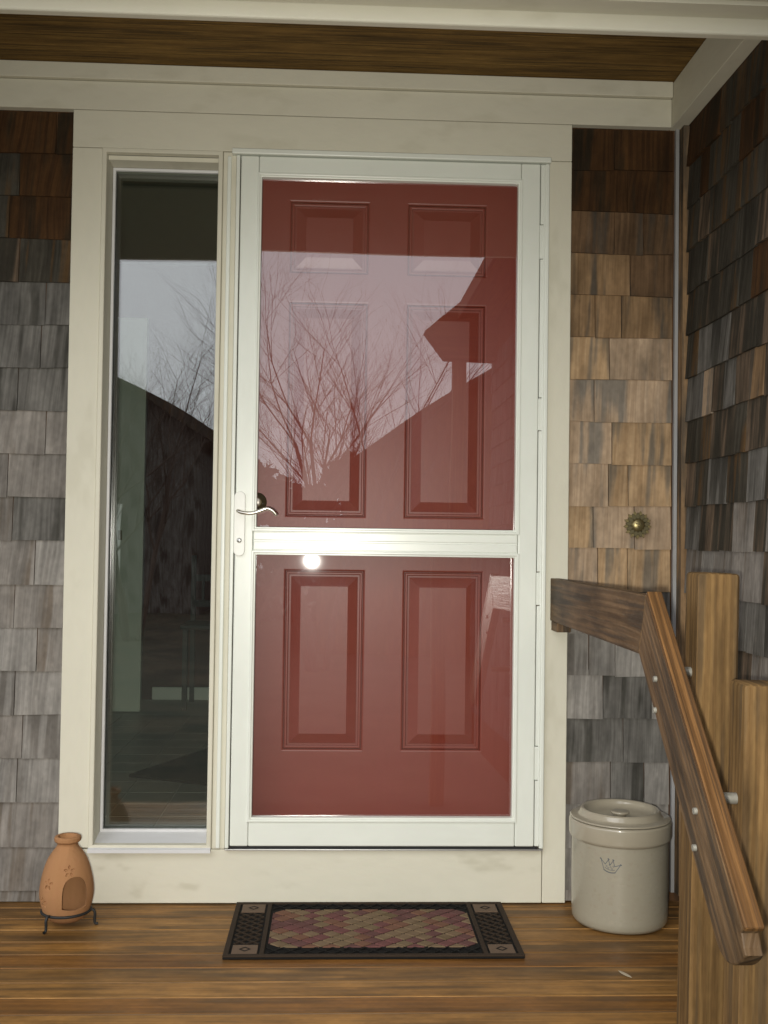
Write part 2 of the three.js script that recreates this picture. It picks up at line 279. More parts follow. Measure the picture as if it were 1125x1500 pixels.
{ // a faintly wavy pane
  const g = new THREE.PlaneGeometry(0.324, 1.998, 24, 120), p = g.attributes.position;
  for (let i = 0; i < p.count; i++) { const x = p.getX(i), y = p.getY(i); p.setZ(i, 0.00009 * Math.sin(y * 17 + x * 5) + 0.00003 * Math.sin(y * 39 + 1 + x * 9)); }
  g.computeVertexNormals(); g.rotateX(0.0035); g.translate(-0.525, 1.186, -0.108); part(sl, 'pane', g, M.paneDouble);
  part(sl, 'pane', g.clone().translate(0, 0, -0.014), M.paneDouble);
}

// ---------- red entry door ----------
const ed = thing('entry_door', 'red six panel front door behind the glass storm door', 'door');
const PX = [[-0.147, 0.088], [0.214, 0.45]], PY = [[1.885, 2.1], [1.14, 1.79], [0.433, 0.971]];
part(ed, 'slab', bx(-0.305, 0.61, 0.17, 2.188, -0.145, -0.114), M.red);
{
  const s = rectPath(THREE.Shape, -0.304, 0.609, 0.171, 2.187);
  for (const [a, b] of PX) for (const [c, d] of PY) s.holes.push(rectPath(THREE.Path, a, b, c, d));
  const g = new THREE.ExtrudeGeometry(s, { depth: 0.006, bevelEnabled: true, bevelSize: 0.006, bevelThickness: 0.006, bevelOffset: -0.006, bevelSegments: 3 }); g.translate(0, 0, -0.112);
  part(ed, 'face_frame', muv(g, 'y'), M.red);
  for (const [a, b] of PX) for (const [c, d] of PY) {
    const i = 0.046, q = rectPath(THREE.Shape, a + i, b - i, c + i, d - i), p = new THREE.ExtrudeGeometry(q, { depth: 0.0005, bevelEnabled: true, bevelSize: 0.03, bevelThickness: 0.01, bevelSegments: 1 });
    p.translate(0, 0, -0.1125); part(ed, 'panel', muv(toCreasedNormals(p, 0.2), 'y'), M.red);
    part(ed, 'panel_moulding', frameGeo(a + 0.0015, b - 0.0015, c + 0.0015, d - 0.0015, 0.009, -0.1135, 0.008, 0.003), M.red);
  }
}
{
  const db = part(ed, 'deadbolt', lathe([[0, 0.016], [0.014, 0.016], [0.016, 0.013], [0.017, 0.008], [0.026, 0.006], [0.03, 0.0]]).rotateX(Math.PI / 2).translate(-0.238, 1.178, -0.1), M.bronze);
  part(db, 'key_cylinder', lathe([[0, 0.02], [0.011, 0.0195], [0.0125, 0.016]]).rotateX(Math.PI / 2).translate(-0.238, 1.178, -0.1), M.nickel);
  part(ed, 'door_knob', lathe([[0, 0.066], [0.018, 0.064], [0.026, 0.055], [0.028, 0.046], [0.022, 0.035], [0.012, 0.028], [0.011, 0.01], [0.03, 0.007], [0.033, 0]]).rotateX(Math.PI / 2).translate(-0.238, 1.062, -0.1), M.nickel);
}

// ---------- storm door ----------
const sd = thing('storm_door', 'white aluminium storm door with two glass panes and lever handle over the red door', 'storm door');
const S = { x0: -0.293, x1: 0.611, gx0: -0.231, gx1: 0.533, y0: 0.172, y1: 2.199, b0: 0.255, b1: 1.021, t0: 1.102, t1: 2.138 };
part(sd, 'outer_frame', [bx(-0.3065, -0.2955, 0.166, 2.2, -0.02, 0.016, 0.003), bx(0.6135, 0.6265, 0.166, 2.2, -0.02, 0.017, 0.004), bx(-0.32, 0.63, 2.2015, 2.2185, -0.02, 0.024, 0.004, 'x')], M.white);
part(sd, 'stile', bx(S.x0, S.gx0 - 0.009, S.y0, S.y1, -0.018, 0.014, 0.004), M.white);
part(sd, 'stile', bx(S.gx1 + 0.009, S.x1 - 0.0125, S.y0, S.y1, -0.018, 0.014, 0.004), M.white);
part(sd, 'top_rail', bx(S.gx0 - 0.0085, S.gx1 + 0.0085, S.t1 + 0.009, S.y1, -0.018, 0.0138, 0.004, 'x'), M.white);
const mr = part(sd, 'mid_rail', bx(S.gx0 - 0.0085, S.gx1 + 0.0085, S.b1 + 0.009, S.t0 - 0.009, -0.018, 0.0125, 0.003, 'x'), M.white);
part(sd, 'bottom_rail', bx(S.gx0 - 0.0085, S.gx1 + 0.0085, S.y0, S.b0 - 0.009, -0.018, 0.0138, 0.004, 'x'), M.white);
for (const y of [1.0475, 1.0755]) part(mr, 'flute', bx(S.gx0 - 0.007, S.gx1 + 0.007, y - 0.012, y + 0.012, 0.0095, 0.0145, 0.0022, 'x'), M.white);
for (const [a, b] of [[S.b0, S.b1], [S.t0, S.t1]]) {
  part(sd, 'glazing_bead', [frameGeo(S.gx0 - 0.013, S.gx1 + 0.013, a - 0.013, b + 0.013, 0.0085, 0.008, 0.01, 0.0025), frameGeo(S.gx0 - 0.006, S.gx1 + 0.006, a - 0.006, b + 0.006, 0.0065, -0.01, 0.0235, 0.002)], M.white);
  const g = new THREE.PlaneGeometry(S.gx1 - S.gx0 + 0.008, b - a + 0.008, 40, 50), p = g.attributes.position;
  for (let i = 0; i < p.count; i++) { const x = p.getX(i), y = p.getY(i); p.setZ(i, 0.00011 * Math.sin(y * 9 + x * 6) + 0.00008 * Math.sin(x * 13 + 2) - (a < 1 ? 0.0135 * x + 0.0135 * y : 0)); } // tilt added to the lower pane so the flash glare lands below the mid rail
  g.computeVertexNormals(); g.translate((S.gx0 + S.gx1) / 2, (a + b) / 2, a < 1 ? -0.012 : -0.004); part(sd, 'pane', g, a < 1 ? M.paneGlareFilm : M.pane);
}
{ // piano hinge with its leaves cut alternately
  const ys = [2.199, 2.017, 1.914, 1.498, 1.4, 0.98, 0.881, 0.466, 0.366, 0.172];
  for (let i = 0; i < 9; i++) part(sd, 'hinge_leaf', bx(S.x1 - (i % 2 ? 0.0125 : 0.0108), S.x1 + (i % 2 ? 0.0002 : 0.002), ys[i + 1] + 0.001, ys[i] - 0.001, -0.016, 0.0132, 0.002), M.white);
  part(sd, 'hinge_pin', new THREE.CylinderGeometry(0.0035, 0.0035, 2.02, 10).translate(S.x1 + 0.0008, 1.186, 0.0125), M.white);
}
part(sd, 'sweep', bx(S.x0 + 0.001, S.x1 - 0.001, 0.1635, 0.171, -0.012, 0.004, 0, 'x'), M.gap);
part(sd, 'threshold', bx(-0.3065, 0.626, 0.1588, 0.1632, -0.1, 0.012, 0.001, 'x'), M.steel);
{
  const s = new THREE.Shape(), r = 0.0165, yc = [1.032, 1.189]; s.absarc(-0.279, yc[1], r, 0, Math.PI); s.absarc(-0.279, yc[0], r, Math.PI, 2 * Math.PI); s.closePath();
  const g = new THREE.ExtrudeGeometry(s, { depth: 0.004, bevelEnabled: true, bevelSize: 0.0025, bevelThickness: 0.0025, bevelOffset: -0.0025, bevelSegments: 3, curveSegments: 20 }); g.translate(0, 0, 0.0165);
  const h = part(sd, 'handle_plate', muv(g), paint([0.78, 0.78, 0.72], 99, 0, 0.22, 0.00005));
  part(h, 'lever', [tube([[-0.282, 1.147, 0.022], [-0.281, 1.147, 0.048], [-0.268, 1.142, 0.056], [-0.24, 1.141, 0.058], [-0.215, 1.149, 0.058], [-0.197, 1.155, 0.057], [-0.181, 1.149, 0.055], [-0.172, 1.139, 0.053]], 0.0056, 40, 10), new THREE.SphereGeometry(0.0056, 10, 8).translate(-0.172, 1.139, 0.053)], M.nickel);
  part(h, 'key_cylinder', lathe([[0, 0.007], [0.0045, 0.007], [0.007, 0.005], [0.0078, 0]], 24).rotateX(Math.PI / 2).translate(-0.279, 1.062, 0.0225), M.steel);
  part(h, 'keyhole', bx(-0.2797, -0.2783, 1.058, 1.066, 0.0292, 0.0298), M.gap);
}

// ---------- sun ornament ----------
{
  const o = thing('sun_ornament', 'small brass sun face ornament hung on the shingles beside the corner', 'ornament', [0.907, 1.124, -0.0165]); o.scale.set(1.06, 1.06, 1);
  const ray = (r0, r1, w, z) => { const s = new THREE.Shape(); s.moveTo(-w, r0); s.quadraticCurveTo(-w * 1.15, (r0 + r1) / 2, 0, r1); s.quadraticCurveTo(w * 1.15, (r0 + r1) / 2, w, r0); s.closePath(); return new THREE.ExtrudeGeometry(s, { depth: 0.002, bevelEnabled: true, bevelSize: 0.001, bevelThickness: 0.0012, bevelSegments: 1, curveSegments: 5 }).translate(0, 0, z); };
  part(o, 'disc', lathe([[0, 0.012], [0.016, 0.0115], [0.024, 0.008], [0.027, 0]], 32).rotateX(Math.PI / 2), M.bronze);
  for (let i = 0; i < 26; i++) { const g = ray(0.017, i % 2 ? 0.0395 : 0.0345, 0.0066, i % 2 ? 0.004 : 0.0085); g.rotateZ((i / 26) * Math.PI * 2); part(o, 'ray', g, i % 2 ? M.brass : M.bronze); }
  const f = part(o, 'face', new THREE.SphereGeometry(0.0185, 28, 20).scale(1, 1, 0.5).translate(0, 0, 0.0015).translate(0, 0, 0.011), M.brass);
  part(f, 'nose', new THREE.SphereGeometry(0.0028, 10, 8).scale(0.9, 1.7, 1.2).translate(0, -0.001, 0.0215), M.brass);
  for (const s of [-1, 1]) { part(f, 'eye', new THREE.SphereGeometry(0.0022, 10, 8).scale(1.4, 0.8, 0.6).translate(0.0062 * s, 0.003, 0.0205), M.bronze); part(f, 'brow', tube([[0.003 * s, 0.0062, 0.0205], [0.0065 * s, 0.0078, 0.0195], [0.01 * s, 0.006, 0.0185]], 0.0009, 8, 6), M.brass); }
  part(f, 'mouth', tube([[-0.0055, -0.0062, 0.0195], [0, -0.0085, 0.0205], [0.0055, -0.0062, 0.0195]], 0.0011, 8, 6), M.bronze);
}

// ---------- doormat ----------
{
  const o = thing('doormat', 'rubber doormat with lattice ends and plum and tan diamond centre before the door', 'doormat', [0.117, 0, 0.217]);
  const W = 0.772, D = 0.412, h = 0.009, xe = W / 2, ze = D / 2;
  part(o, 'base', new RoundedBoxGeometry(W, 0.006, D, 2, 0.0028).translate(0, 0.0034, 0), M.rubber);
  const bar = (x0, x1, z0, z1) => bx(x0, x1, 0.0062, h + 0.002, z0, z1, 0.0015, 'x');
  part(o, 'rim', [bar(-xe, xe, -ze, -ze + 0.012), bar(-xe, xe, ze - 0.014, ze), bar(-xe, -xe + 0.014, -ze + 0.0122, ze - 0.0142), bar(xe - 0.014, xe, -ze + 0.0122, ze - 0.0142)], M.rubberBrown);
  for (const s of [-1, 1]) part(o, 'divider', [bar(s * 0.288 - 0.006, s * 0.288 + 0.006, -ze + 0.0122, ze - 0.0142)], M.rubberBrown);
  for (const sx of [-1, 1]) for (const sz of [-1, 1]) {
    const c = part(o, 'corner_tile', bx(sx * 0.333 - 0.033, sx * 0.333 + 0.033, 0.0062, h + 0.0005, sz * 0.158 - 0.032, sz * 0.158 + 0.032, 0.002, 'x'), std({ color: lin(0.11, 0.07, 0.042), roughness: 0.85, bumpMap: paintBump, bumpScale: 0.001 }));
    part(c, 'diamond_mark', (() => { const g = new THREE.RingGeometry(0.01, 0.016, 4, 1); g.rotateX(-Math.PI / 2); g.translate(sx * 0.333, h + 0.0012, sz * 0.158); return g; })(), M.rubber);
  }
  // diagonal lattice clipped to a rectangle
  const lattice = (x0, x1, z0, z1, n, r) => {
    const l = [], st = (x1 - x0) / n;
    for (const s of [-1, 1]) for (let c = -40; c < 60; c++) {
      const pts = []; const k = x0 + c * st; // z - z0 = s*(x - k)
      let a = V(x0, 0, z0 + s * (x0 - k)), b = V(x1, 0, z0 + s * (x1 - k));
      const clip = (p, q, z) => p.clone().lerp(q, (z - p.z) / (q.z - p.z));
      if ((a.z < z0 && b.z < z0) || (a.z > z1 && b.z > z1)) continue;
      if (a.z < z0) a = clip(a, b, z0); if (a.z > z1) a = clip(a, b, z1); if (b.z < z0) b = clip(b, a, z0); if (b.z > z1) b = clip(b, a, z1);
      const len = a.distanceTo(b); if (len < 0.006) continue;
      const g = new THREE.BoxGeometry(len, 0.0035, r); g.rotateY(-Math.atan2(b.z - a.z, b.x - a.x)); g.translate((a.x + b.x) / 2, 0.0078 + (s > 0 ? 0.0004 : 0), (a.z + b.z) / 2); l.push(g);
    }
    return l;
  };
  for (const s of [-1, 1]) part(o, 'end_lattice', lattice(s * 0.333 - 0.034, s * 0.333 + 0.034, -0.118, 0.118, 2, 0.004), M.rubberBrown);
  for (const z of [-0.171, 0.166]) part(o, 'edge_lattice', lattice(-0.278, 0.278, z - 0.021, z + 0.021, 13, 0.004), M.rubber);
  const cols = [[0.13, 0.055, 0.05], [0.15, 0.105, 0.06], [0.11, 0.052, 0.046], [0.16, 0.11, 0.065], [0.15, 0.075, 0.048]].map((c) => { const m = paint(c, 111 + Math.round(c[0] * 900), 0.5, 0.95, 0.002); return m; });
  const nx = 10, nz = 6, cw = 0.55 / nx, cd = 0.285 / nz;
  const pad = (cx, cz, fam) => {
    let q = [[cx - cw / 2 + 0.006, cz], [cx, cz - cd / 2 + 0.005], [cx + cw / 2 - 0.006, cz], [cx, cz + cd / 2 - 0.005]];
    q = q.filter(([x, z]) => Math.abs(x) < 0.276 && Math.abs(z + 0.0025) < 0.144); if (q.length < 3) return;
    const s = new THREE.Shape(); q.forEach(([x, z], i) => i ? s.lineTo(x, -z) : s.moveTo(x, -z)); s.closePath();
    const g = new THREE.ExtrudeGeometry(s, { depth: 0.002, bevelEnabled: true, bevelSize: 0.001, bevelThickness: 0.001, bevelSegments: 1 }); g.rotateX(-Math.PI / 2); g.translate(0, 0.0065, 0);
    part(o, 'diamond_pad', muv(g, 'x', rnd(), rnd()), cols[fam ? [1, 3][(rnd() * 2) | 0] : [0, 2, 4][(rnd() * 3) | 0]]);
  };
  for (let j = 0; j <= nz * 2; j++) for (let i = 0; i <= nx; i++) pad(-0.275 + (i + (j % 2 ? 0.5 : 0)) * cw, -0.145 + (j * cd) / 2, rnd() < 0.45);
}

// ---------- stoneware crock ----------
{
  const o = thing('stoneware_crock', 'glazed cream stoneware crock with lid and blue crown stamp beside the door casing', 'crock', [0.822, 0, 0.137]);
  const c = document.createElement('canvas'); c.width = 2048; c.height = 512; const x = c.getContext('2d');
  x.fillStyle = 'rgb(147,141,124)'; x.fillRect(0, 0, 2048, 512);
  for (let i = 0; i < 1500; i++) { const t = rnd(); x.fillStyle = t < 0.5 ? `rgba(128,114,92,${0.05 + 0.08 * rnd()})` : `rgba(166,158,140,${0.05 + 0.08 * rnd()})`; x.beginPath(); x.ellipse(rnd() * 2048, rnd() * 512, 2 + rnd() * 16, 2 + rnd() * 10, 0, 0, 7); x.fill(); }
  for (let i = 0; i < 260; i++) { x.fillStyle = `rgba(110,85,55,${0.15 + 0.25 * rnd()})`; x.fillRect(rnd() * 2048, rnd() * 512, 1 + rnd() * 2, 1 + rnd() * 2); }
  const U = 1899, T = 112; x.save(); x.translate(U, T); x.rotate(0.16); x.scale(1.05, 1.0); x.strokeStyle = 'rgba(70,76,84,0.85)'; x.lineWidth = 4; x.lineJoin = 'round';
  x.beginPath(); x.moveTo(-34, 26); x.lineTo(-62, -26); x.lineTo(-30, -4); x.lineTo(-14, -34); x.lineTo(0, -6); x.lineTo(16, -36); x.lineTo(30, -6); x.lineTo(64, -22); x.lineTo(38, 28); x.stroke();
  x.lineWidth = 6; x.beginPath(); x.moveTo(-36, 28); x.quadraticCurveTo(0, 44, 40, 28); x.stroke(); x.lineWidth = 3; x.beginPath(); x.moveTo(-30, 14); x.quadraticCurveTo(0, 28, 34, 14); x.stroke();
  x.lineWidth = 2; for (const [a, b] of [[-20, 4], [-8, 12], [6, 4], [16, 12], [-2, -8], [22, -4]]) { x.beginPath(); x.arc(a, b, 4, 0, 6.3); x.stroke(); }
  x.fillStyle = 'rgba(70,76,84,0.85)'; for (const [a, b] of [[-64, -28], [-14, -38], [16, -40], [66, -24]]) { x.beginPath(); x.ellipse(a, b, 7, 4, 0.3, 0, 7); x.fill(); }
  x.restore();
  const t = new THREE.CanvasTexture(c); t.colorSpace = THREE.SRGBColorSpace; t.wrapS = THREE.RepeatWrapping;
  const glaze = new THREE.MeshPhysicalMaterial({ map: t, roughness: 0.35, clearcoat: 0.6, clearcoatRoughness: 0.12 });
  const plainGlaze = new THREE.MeshPhysicalMaterial({ color: lin(0.31, 0.275, 0.205), roughness: 0.3, clearcoat: 0.8, clearcoatRoughness: 0.08 });
  const prof = [[0.118, 0.002], [0.127, 0.005], [0.1325, 0.014], [0.134, 0.03], [0.135, 0.12], [0.1345, 0.226], [0.1345, 0.236]];
  const g = lathe(prof, 96); { const p = g.attributes.position, uv = g.attributes.uv; for (let i = 0; i < p.count; i++) uv.setY(i, p.getY(i) / 0.24); }
  part(o, 'body', g, glaze);
  part(o, 'bottom', new THREE.CircleGeometry(0.119, 64).rotateX(Math.PI / 2).translate(0, 0.002, 0), plainGlaze);
  part(o, 'rim', lathe([[0.1345, 0.236], [0.14, 0.24], [0.1425, 0.247], [0.143, 0.283], [0.1405, 0.289], [0.133, 0.291], [0.128, 0.286], [0.126, 0.2]], 96), plainGlaze);
  const lid = part(o, 'lid', lathe([[0, 0.294], [0.075, 0.294], [0.092, 0.299], [0.097, 0.309], [0.101, 0.316], [0.107, 0.318], [0.112, 0.313], [0.1155, 0.303], [0.121, 0.299], [0.137, 0.297], [0.1405, 0.2945], [0.1395, 0.2915], [0.1, 0.2915]], 96), plainGlaze);
  part(lid, 'knob', lathe([[0, 0.31], [0.02, 0.3095], [0.026, 0.307], [0.026, 0.303], [0.018, 0.299], [0.016, 0.2935]], 48), plainGlaze);
  o.rotation.y = 0;
}

// ---------- terracotta chiminea in its stand ----------
{
  const P = [-0.722, 0, 0.165];
  const st = thing('iron_stand', 'black wrought iron three legged stand holding the terracotta chiminea', 'stand', P);
  part(st, 'ring', new THREE.TorusGeometry(0.0655, 0.0038, 10, 48).rotateX(Math.PI / 2).translate(0, 0.041, 0), M.iron);
  for (const a of [118, 2, 240]) { const t = a * Math.PI / 180, c = Math.cos(t), s = Math.sin(t); part(st, 'leg', tube([[0.062 * c, 0.041, 0.062 * s], [0.072 * c, 0.043, 0.072 * s], [0.0785 * c, 0.034, 0.0785 * s], [0.078 * c, 0.016, 0.078 * s], [0.08 * c, 0.0055, 0.08 * s], [0.087 * c, 0.0045, 0.087 * s]], 0.0038, 20, 8), M.iron); }
  const o = thing('chiminea', 'small terracotta chiminea with arched opening and flower cutouts at the wall', 'chiminea', P);
  const out = [[0.0001, 0.0125], [0.03, 0.0135], [0.046, 0.02], [0.058, 0.032], [0.0655, 0.05], [0.071, 0.075], [0.0725, 0.095], [0.07, 0.12], [0.063, 0.152], [0.053, 0.18], [0.041, 0.2], [0.031, 0.213], [0.0275, 0.221], [0.028, 0.225], [0.034, 0.229], [0.036, 0.235], [0.035, 0.241], [0.031, 0.2435]];
  const inn = [[0.026, 0.2425], [0.0235, 0.232], [0.022, 0.216], [0.034, 0.198], [0.046, 0.175], [0.056, 0.148], [0.0635, 0.118], [0.0655, 0.095], [0.064, 0.075], [0.059, 0.053], [0.05, 0.035], [0.03, 0.022], [0.0001, 0.0205]];
  const curve = new THREE.SplineCurve(out.map((p) => new THREE.Vector2(...p))).getPoints(60);
  const body = mergeVertices(lathe([...curve.map((p) => [Math.max(p.x, 0.0001), p.y]), ...inn], 56));
  const ev = new Evaluator(); ev.attributes = ['position', 'normal']; ev.useGroups = false;
  const cut = (a, b) => { const q = ev.evaluate(a, b, SUBTRACTION); q.updateMatrixWorld(); return q; };
  const brush = (g) => { const h = g.clone(); h.deleteAttribute('uv'); const b = new Brush(h); b.updateMatrixWorld(); return b; };
  let r = brush(body);
  const arch = new THREE.Shape(); arch.moveTo(-0.033, 0.045); arch.bezierCurveTo(-0.038, 0.1, -0.03, 0.128, 0, 0.129); arch.bezierCurveTo(0.03, 0.128, 0.038, 0.1, 0.033, 0.045); arch.quadraticCurveTo(0, 0.034, -0.033, 0.045);
  const T1 = 0.56; // opening turned toward the steps
  r = cut(r, brush(new THREE.ExtrudeGeometry(arch, { depth: 0.1, bevelEnabled: false, curveSegments: 16 }).translate(0, 0.018, 0.02).rotateY(T1)));
  for (const [ang, y, rad] of [[0.33, 0.162, 0.06], [-0.55, 0.128, 0.068], [-0.8, 0.076, 0.071]]) for (let k = 0; k < 5; k++) {
    const t = k / 5 * Math.PI * 2 + 0.3, g = new THREE.SphereGeometry(1, 10, 8).scale(0.0036, 0.0058, 0.005).rotateZ(t - Math.PI / 2).translate(0.0098 * Math.cos(t), y + 0.0098 * Math.sin(t), rad + (y > 0.15 ? -0.004 * Math.sin(t) : 0)).rotateY(ang);
    r = cut(r, brush(g));
  }
  const cg = r.geometry; part(o, 'body', muv(toCreasedNormals(cg.index ? cg.toNonIndexed() : cg, 0.7), 'y'), M.clay);
}

// ---------- stair railing ----------
{
  const o = thing('stair_railing', 'weathered wooden stair handrail bolted to two square posts at the deck edge', 'railing');
  const postG = (top, bottom) => { const w = 0.0445, c = 0.006, s = new THREE.Shape(); s.moveTo(-w + c, -w); s.lineTo(w - c, -w); s.lineTo(w, -w + c); s.lineTo(w, w - c); s.lineTo(w - c, w); s.lineTo(-w + c, w); s.lineTo(-w, w - c); s.lineTo(-w, -w + c); s.closePath();
    const g = new THREE.ExtrudeGeometry(s, { depth: top - bottom - 0.008, bevelEnabled: true, bevelSize: 0.007, bevelThickness: 0.008, bevelOffset: -0.007, bevelSegments: 2 }); g.rotateX(-Math.PI / 2); g.translate(0, bottom, 0); return muv(toCreasedNormals(g, 0.5), 'y', rnd(), rnd()); };
  for (const [z, top, bot] of [[0.912, 1.008, 0.001], [1.158, 0.805, -0.56]]) { const p = part(o, 'post', postG(top, bot).rotateZ(-0.016).translate(0.813 - 0.016 * top + (z > 1 ? 0.008 : 0), 0, z), M.post); p.userData.label = z > 1 ? 'lower square post on the steps' : 'taller square post standing on the deck'; }
  const XL = 0.642, TH = 0.03, m = 0.9, ang = Math.atan(m), zb = 1.0, yt = 0.962, W = 0.126, yb = yt - W;
  const zbot = zb - (yt - W / Math.cos(ang) - yb) / -m * -1; // bottom edges of the two boards meet here
  const zmit = zb + ((yt - W / Math.cos(ang)) - yb) / m;
  const ext = (pts, th, x) => { const s = new THREE.Shape(); pts.forEach(([z, y], i) => i ? s.lineTo(z, y) : s.moveTo(z, y)); s.closePath(); const b = 0.003; const g = new THREE.ExtrudeGeometry(s, { depth: th - 2 * b, bevelEnabled: true, bevelSize: b, bevelThickness: b, bevelOffset: -b, bevelSegments: 2 }); g.rotateY(-Math.PI / 2); g.translate(x + th - b, 0, 0); return g; };
  const hz = ext([[0.004, yt], [0.004, yb], [zmit, yb], [zb, yt]], TH, XL); part(o, 'level_handrail', muv(hz, 'z', 0.3, 0.2), M.rail).userData.label = 'dark level length of handrail meeting the door casing';
  // sloping board, rounded at its lower end
  const dz = Math.cos(ang), dy = -Math.sin(ang), L = 0.735, pt = (a, b) => [zb + a * dz - b * Math.sin(ang), yt + a * dy - b * Math.cos(ang)]; // a along, b across
  const off = (zmit - zb) * dz + (yb - yt) * dy, pts = [[zb + 0.001, yt], [zmit + 0.001, yb]];
  const Lb = L + 0.03; for (let k = 0; k <= 12; k++) { const t = k / 12 * Math.PI / 2; pts.push(pt(Lb - 0.085 + 0.085 * Math.sin(t), W - 0.105 + 0.105 * Math.cos(t))); }
  pts.push(pt(Lb - 0.012, 0.02), pt(L - 0.002, 0.012), pt(L - 0.002, 0));
  const sg = ext(pts, TH, XL);
  { const p = sg.attributes.position, n = sg.attributes.normal, uv = new Float32Array(p.count * 2); for (let i = 0; i < p.count; i++) { const z = p.getZ(i) - zb, y = p.getY(i) - yt; uv[2 * i] = -(z * Math.sin(ang) + y * Math.cos(ang)) + p.getX(i) * (Math.abs(n.getX(i)) > 0.7 ? 0 : 1); uv[2 * i + 1] = z * dz + y * dy; } sg.setAttribute('uv', new THREE.BufferAttribute(uv, 2)); }
  part(o, 'sloping_handrail', sg, M.rail);
  const cap = bx(-TH / 2 - 0.001, TH / 2 + 0.001, 0.0005, 0.0125, 0, L + 0.002, 0.003, 'z'); cap.rotateX(ang); cap.translate(XL + TH / 2, yt, zb + 0.002); part(o, 'rail_cap', cap, M.railTop).userData.label = 'orange brown cap strip on the sloping handrail';
  part(o, 'end_block', bx(XL + 0.004, XL + 0.045, yb - 0.028, yb - 0.001, 0.003, 0.085, 0.002, 'z'), M.rail);
  for (const [y, z, pz] of [[0.8, 1.08, 0], [0.738, 1.078, 1], [0.6, 1.325, 0], [0.535, 1.322, 1]]) {
    part(o, 'bolt_head', new THREE.CylinderGeometry(0.0058, 0.0062, 0.006, 14).rotateZ(Math.PI / 2).translate(XL - 0.003, y, z), M.galv);
  }
  for (const [y, z] of [[0.795, 0.915], [0.585, 1.165]]) part(o, 'pipe_spacer', new THREE.CylinderGeometry(0.011, 0.011, 0.772 - XL - TH, 18).rotateZ(Math.PI / 2).translate((0.772 + XL + TH) / 2, y, z), M.galv);
}
{ // pale scrap of leaf on the deck
  const s = new THREE.Shape(); s.moveTo(0, -0.018); s.quadraticCurveTo(0.012, -0.004, 0.003, 0.02); s.quadraticCurveTo(-0.01, 0.004, 0, -0.018);
  const g = new THREE.ExtrudeGeometry(s, { depth: 0.0008, bevelEnabled: false }); g.rotateX(-Math.PI / 2 + 0.2); g.rotateY(0.9); const o = shadows(new THREE.Mesh(muv(g), paint([0.42, 0.36, 0.26], 121, 0.4, 0.9))); o.name = 'dry_leaf'; o.position.set(0.732, 0.0045, 0.535); o.userData = { label: 'small pale dry leaf lying on the deck boards', category: 'leaf' }; scene.add(o);
}

